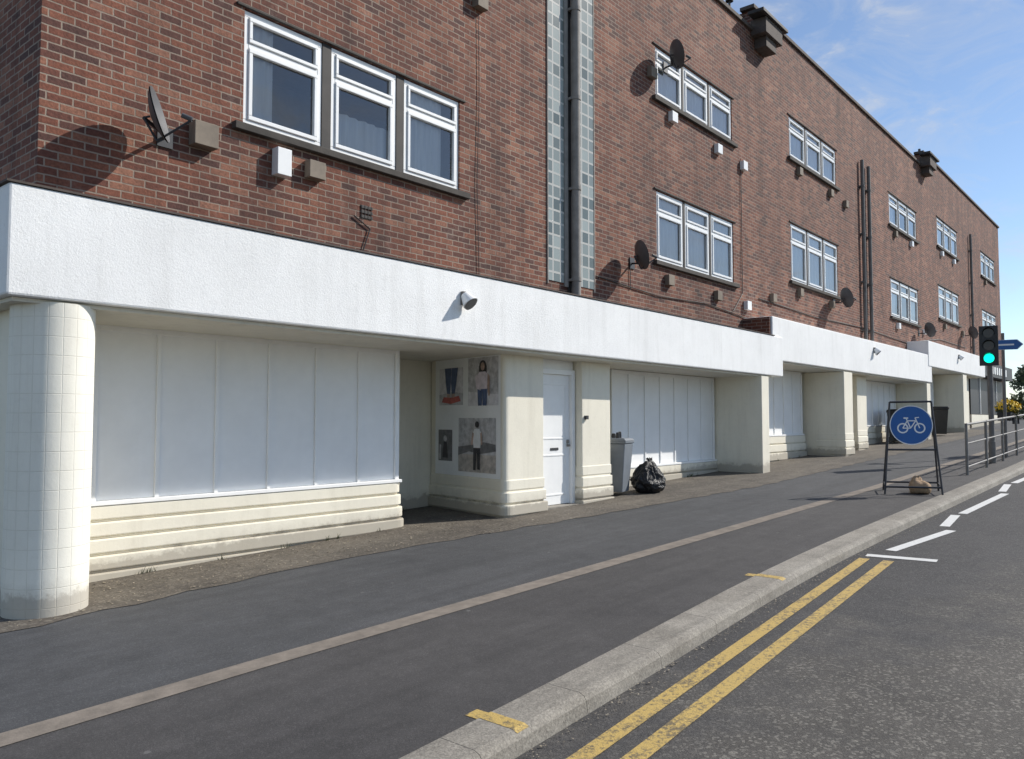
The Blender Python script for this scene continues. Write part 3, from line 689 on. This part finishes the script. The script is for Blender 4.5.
def signal(x,y,lit=True,yaw=0):
    E=empty('traffic_light'); t=MB(); z0=g(x)
    t.cyl((x,y,z0),(x,y,z0+3.15),.057,'pipe',n=20); t.cyl((x,y,z0),(x,y,z0+.5),.075,'pipe',n=20)
    T=Matrix.Translation((x-.02,y,0))@Matrix.Rotation(math.radians(yaw),4,'Z')
    t.box(-.34,-.325,-.19,.19,z0+2.22,z0+3.13,'black',T)
    t.box(-.325,-.08,-.14,.14,z0+2.25,z0+3.10,'black',T)
    t.box(-.08,.02,-.03,.03,z0+2.4,z0+2.44,'pipe',T); t.box(-.08,.02,-.03,.03,z0+2.95,z0+2.99,'pipe',T)
    t.obj('head_and_pole',E,.008)
    l=MB()
    for i,k in enumerate(('green_light' if lit else 'lens_off','lens_off','lens_off')):
        zc=z0+2.39+.285*i; l.cyl(T@Vector((-.340,0,zc)),T@Vector((-.352,0,zc)),.105,k,n=28)
        nseg=16
        for s in range(nseg):
            a0=math.radians(-20+220*s/nseg);a1=math.radians(-20+220*(s+1)/nseg)
            for rr in (.118,.124):
                l.poly([T@Vector((-.34,rr*math.cos(a0),zc+rr*math.sin(a0))),T@Vector((-.34,rr*math.cos(a1),zc+rr*math.sin(a1))),T@Vector((-.34-.17*max(.25,math.sin((a0+a1)/2)),rr*math.cos(a1),zc+rr*math.sin(a1))),T@Vector((-.34-.17*max(.25,math.sin((a0+a1)/2)),rr*math.cos(a0),zc+rr*math.sin(a0)))],'black')
    l.obj('lenses_and_hoods',E)
signal(21.4,3.52,True,8)
FP=empty('direction_signpost'); t=MB(); x,y=23.4,3.55; z0=g(x)
t.cyl((x,y,z0),(x,y,z0+3.1),.038,'pipe'); t.obj('post',FP)
t=MB()
def FQ(u,v): return Vector((x-.05,y,z0+2.80))+Vector((.15,-.98,0))*u+Vector((0,0,v))
outl=[(-.30,-.13),(.32,-.13),(.45,0),(.32,.13),(-.30,.13)]
for o_,k,s in ((0,'signwhite',1.0),(.006,'blue',.93)):
    t.poly([tuple(FQ((u-.1)*s+.1,v*s*.97)+Vector((-o_,0,0))) for u,v in outl],k)
t.poly([tuple(FQ(u,v)+Vector((-.010,0,0))) for u,v in ((-.2,-.02),(.25,-.02),(.25,.02),(-.2,.02))],'signwhite')
t.obj('sign_blade',FP)
def wheelie(x,y,k='binbody',sc_=1,yaw=0,clutter=False):
    E=empty('wheelie_bin'); b=MB(); z=g(x)+.005
    T=Matrix.Translation((x,y,z))@Matrix.Rotation(yaw,4,'Z')@Matrix.Scale(sc_,4)
    def fr_(z0,z1,w0,w1,d0,d1,k):
        i=len(b.v); b.v+=[tuple(T@Vector(p)) for p in [(-w0,-d0,z0),(w0,-d0,z0),(w0,d0,z0),(-w0,d0,z0),(-w1,-d1,z1),(w1,-d1,z1),(w1,d1,z1),(-w1,d1,z1)]]
        for q in ((0,3,2,1),(4,5,6,7),(0,1,5,4),(1,2,6,5),(2,3,7,6),(3,0,4,7)): b.f.append(tuple(i+a for a in q)); b.mi.append(b.m(k))
    fr_(.06,.90,.19,.24,.20,.27,k); fr_(.905,.95,.255,.26,.285,.29,k); fr_(.952,1.00,.262,.24,.30,.25,k)
    b.cyl(T@Vector((-.23,.26,.98)),T@Vector((.23,.26,.98)),.018,'black')
    if clutter:
        for (dx,dy,h,r) in ((-.12,-.1,.10,.035),(.02,.02,.08,.04),(.12,-.06,.11,.033)):
            b.cyl(T@Vector((dx,dy,1.0)),T@Vector((dx,dy,1.0+h)),r,'black',r1=r*.8,n=12)
    b.obj('bin_body_and_lid',E,.012)
    w=MB()
    for s in (-1,1): w.cyl(T@Vector((s*.17,.20,.10)),T@Vector((s*.225,.20,.10)),.10,'black',n=20)
    w.obj('wheels',E); return E
wheelie(11.85,7.62,'binbody',.97,.25,True)
for (x,y) in ((28.6,7.4),(29.3,7.5),(34.0,7.3)): wheelie(x,y,'black',1.1,.2)
def sack(x,y,r,h,name='bin_bag'):
    bm=bmesh.new(); bmesh.ops.create_icosphere(bm,subdivisions=5,radius=1)
    sd=Vector((x*3.1,y*1.7,r*50))
    for v in bm.verts:
        p=v.co.copy(); t=(p.z+1)/2
        rad=(1-.52*max(0,t-.35)**1.3*2.0)
        if t>.90: rad*=.75
        q=Vector((p.x*rad,p.y*rad,0))
        f=1+.22*mnoise.noise(p*1.6+sd)+.13*abs(mnoise.noise(p*3.7+sd))*2-.06+.05*mnoise.noise(p*9+sd)
        zz=max(.0,t-.10)/.90*h*(1+.12*mnoise.noise(p*2.3-sd))
        v.co=Vector((q.x*r*f+.10*r*t,q.y*r*f,zz))
    me=bpy.data.meshes.new(name); bm.to_mesh(me); bm.free(); me.materials.append(M['bagmat'])
    for p in me.polygons: p.use_smooth=True
    o=bpy.data.objects.new(name,me); COL.objects.link(o); o.location=(x,y,g(x)+.006)
    k=MB(); rr=random.Random(int(x*7))
    for i in range(5):
        a=rr.uniform(0,6.28); c=Vector((.10*r,0,h*.93)); e=c+Vector((math.cos(a)*.06,math.sin(a)*.06,rr.uniform(.02,.06))); s_=Vector((-math.sin(a),math.cos(a),.2))*.03
        k.poly([c,e-s_,e+s_*.4+Vector((0,0,.02)),e+s_],'bagmat')
    ko_=k.obj('bag_knot'); ko_.parent=o
    return o
m,nt,b,o=newmat('bag_plastic'); b.inputs['Base Color'].default_value=(.012,.012,.014,1); b.inputs['Roughness'].default_value=.33
bump(nt,b,noise(nt,coord(nt),11,5,.65),1.0,.05); M['bagmat']=m
sack(12.42,7.30,.29,.58); sack(12.74,7.42,.20,.34); sack(30.2,7.3,.3,.6)
def clump(mb,c,rad,n,k,s=.05,seed=1):
    r=random.Random(seed)
    for i in range(n):
        d=Vector((r.gauss(0,1),r.gauss(0,1),r.gauss(0,1))); d.normalize(); p=Vector(c)+Vector((d.x*rad[0],d.y*rad[1],d.z*rad[2]))*(r.random()**.4)
        u=Vector((r.uniform(-1,1),r.uniform(-1,1),r.uniform(-1,1))).normalized(); w=u.orthogonal().normalized(); q=s*r.uniform(.6,1.4)
        mb.poly([p-u*q,p+w*q*.6,p+u*q,p-w*q*.6],k)
PL=empty('flower_planter'); X=24.2; Z=g(X); t=MB(); t.box(X-.55,X+.45,3.46,3.76,Z+.88,Z+1.10,'black'); t.box(X-.4,X-.36,3.40,3.458,Z+.80,Z+1.04,'darkmetal'); t.box(X+.3,X+.34,3.40,3.458,Z+.80,Z+1.04,'darkmetal'); t.obj('trough',PL,.01)
t=MB(); clump(t,(X-.05,3.60,Z+1.17),(.58,.27,.17),600,'leaf',.045,3); clump(t,(X-.05,3.55,Z+1.0),(.55,.20,.12),150,'leaf',.04,9); clump(t,(X-.12,3.58,Z+1.24),(.58,.29,.19),420,'flower',.038,4); t.obj('flowers',PL)
def tree(x,y,h,r,seed):
    E=empty('broadleaf_tree'); t=MB(); z=g(x)-.1; rr=random.Random(seed)
    t.cyl((x,y,z),(x,y,z+h*.45),.22,'bark',r1=.13,n=10)
    ends=[]
    for i in range(8):
        a=rr.uniform(0,6.28); e=(x+math.cos(a)*r*.6,y+math.sin(a)*r*.6,z+h*rr.uniform(.6,.95)); t.cyl((x,y,z+h*rr.uniform(.3,.45)),e,.08,'bark',r1=.02,n=6); ends.append(e)
    t.obj('trunk_and_limbs',E)
    t=MB()
    for i,e in enumerate(ends+[(x,y,z+h*.8)]*2):
        for k in range(2):
            c=(e[0]+rr.gauss(0,r*.25),e[1]+rr.gauss(0,r*.25),e[2]+rr.gauss(0,h*.07)); q=r*rr.uniform(.22,.40); clump(t,c,(q,q,q*.8),150,'leaf',.15,seed*31+i*3+k)
    t.obj('leaf_crown',E)
tree(78,9.5,3.8,2.0,2); tree(84,6.5,3.6,2.0,5); tree(90,10,4.4,2.4,6)
hg=MB(); 
for i in range(14): clump(hg,(54+i*2.2,7.6,g(54+i*2.2)+.7),(1.3,.7,.9),220,'leaf',.14,100+i)
hg.obj('hedge')
DH=empty('brick_house'); t=MB(); hx=96; hz=g(95)-.15
t.box(hx,hx+9,4,12,hz,hz+5.2,'brick'); t.obj('walls',DH)
t=MB(); t.poly([(hx-.3,3.7,hz+5.2),(hx+9.3,3.7,hz+5.2),(hx+9.3,8,hz+7.8),(hx-.3,8,hz+7.8)],'roof'); t.poly([(hx-.3,12.3,hz+5.2),(hx+9.3,12.3,hz+5.2),(hx+9.3,8,hz+7.8),(hx-.3,8,hz+7.8)],'roof'); t.poly([(hx,4,hz+5.2),(hx,12,hz+5.2),(hx,8,hz+7.6)],'brick'); t.obj('roof',DH)
t=MB(); 
for yy in (5.2,9.2):
    for zz_ in (1.0,3.4): t.box(hx-.05,hx-.003,yy,yy+1.4,hz+zz_,hz+zz_+1.2,'upvc'); t.box(hx-.06,hx-.052,yy+.1,yy+1.3,hz+zz_+.1,hz+zz_+1.1,'room')
t.obj('windows',DH)

# ================================================================= CAMERA, SUN, SKY
f=810.0; th=math.atan((1190-512)/f); ph=math.atan((420-379.5)/f)
cam=bpy.data.cameras.new('camera'); co=bpy.data.objects.new('camera',cam); COL.objects.link(co); sc.camera=co
cam.sensor_width=36; cam.lens=36*f/1024; cam.clip_end=6000; cam.clip_start=.05
co.location=(0,0,1.65)
d=Vector((math.cos(ph)*math.cos(th),math.cos(ph)*math.sin(th),math.sin(ph)))
co.rotation_euler=d.to_track_quat('-Z','Y').to_euler()
trav=Vector((-1,.62,-.90)).normalized()
sun=bpy.data.lights.new('sun','SUN'); sun.energy=5.0; sun.angle=math.radians(.5); sun.color=(1,.95,.87)
so_=bpy.data.objects.new('sun',sun); COL.objects.link(so_); so_.rotation_euler=trav.to_track_quat('-Z','Y').to_euler(); so_.location=(0,-20,30)
el=math.asin(-trav.z); az=math.atan2(-trav.x,-trav.y)
w=bpy.data.worlds.new('World'); sc.world=w; w.use_nodes=True; nt=w.node_tree; nt.nodes.clear()
out=N(nt,'ShaderNodeOutputWorld'); bg=N(nt,'ShaderNodeBackground'); bg.inputs[1].default_value=.145; L(nt,bg.outputs[0],out.inputs[0])
sky=N(nt,'ShaderNodeTexSky'); sky.sky_type='NISHITA'; sky.sun_disc=False; sky.sun_elevation=el; sky.sun_rotation=az; sky.air_density=.9; sky.dust_density=.2; sky.ozone_density=2.4
tc=N(nt,'ShaderNodeTexCoord'); mp=N(nt,'ShaderNodeMapping'); mp.inputs['Scale'].default_value=(1.2,2.6,6.0); mp.inputs['Rotation'].default_value=(.25,.35,.2); L(nt,tc.outputs['Generated'],mp.inputs[0])
n1=N(nt,'ShaderNodeTexNoise'); n1.inputs['Scale'].default_value=3.4; n1.inputs['Detail'].default_value=10; n1.inputs['Roughness'].default_value=.62; n1.inputs['Distortion'].default_value=.9; L(nt,mp.outputs[0],n1.inputs['Vector'])
cf=ramp(nt,n1.outputs['Fac'],[(.44,.03),(.56,.20),(.74,.85)])
c=mix(nt,cf,sky.outputs[0],(4.6,4.75,5.0)); L(nt,c,bg.inputs[0])
sc.view_settings.view_transform='Standard'; sc.view_settings.look='None'; sc.view_settings.exposure=0; sc.view_settings.gamma=1
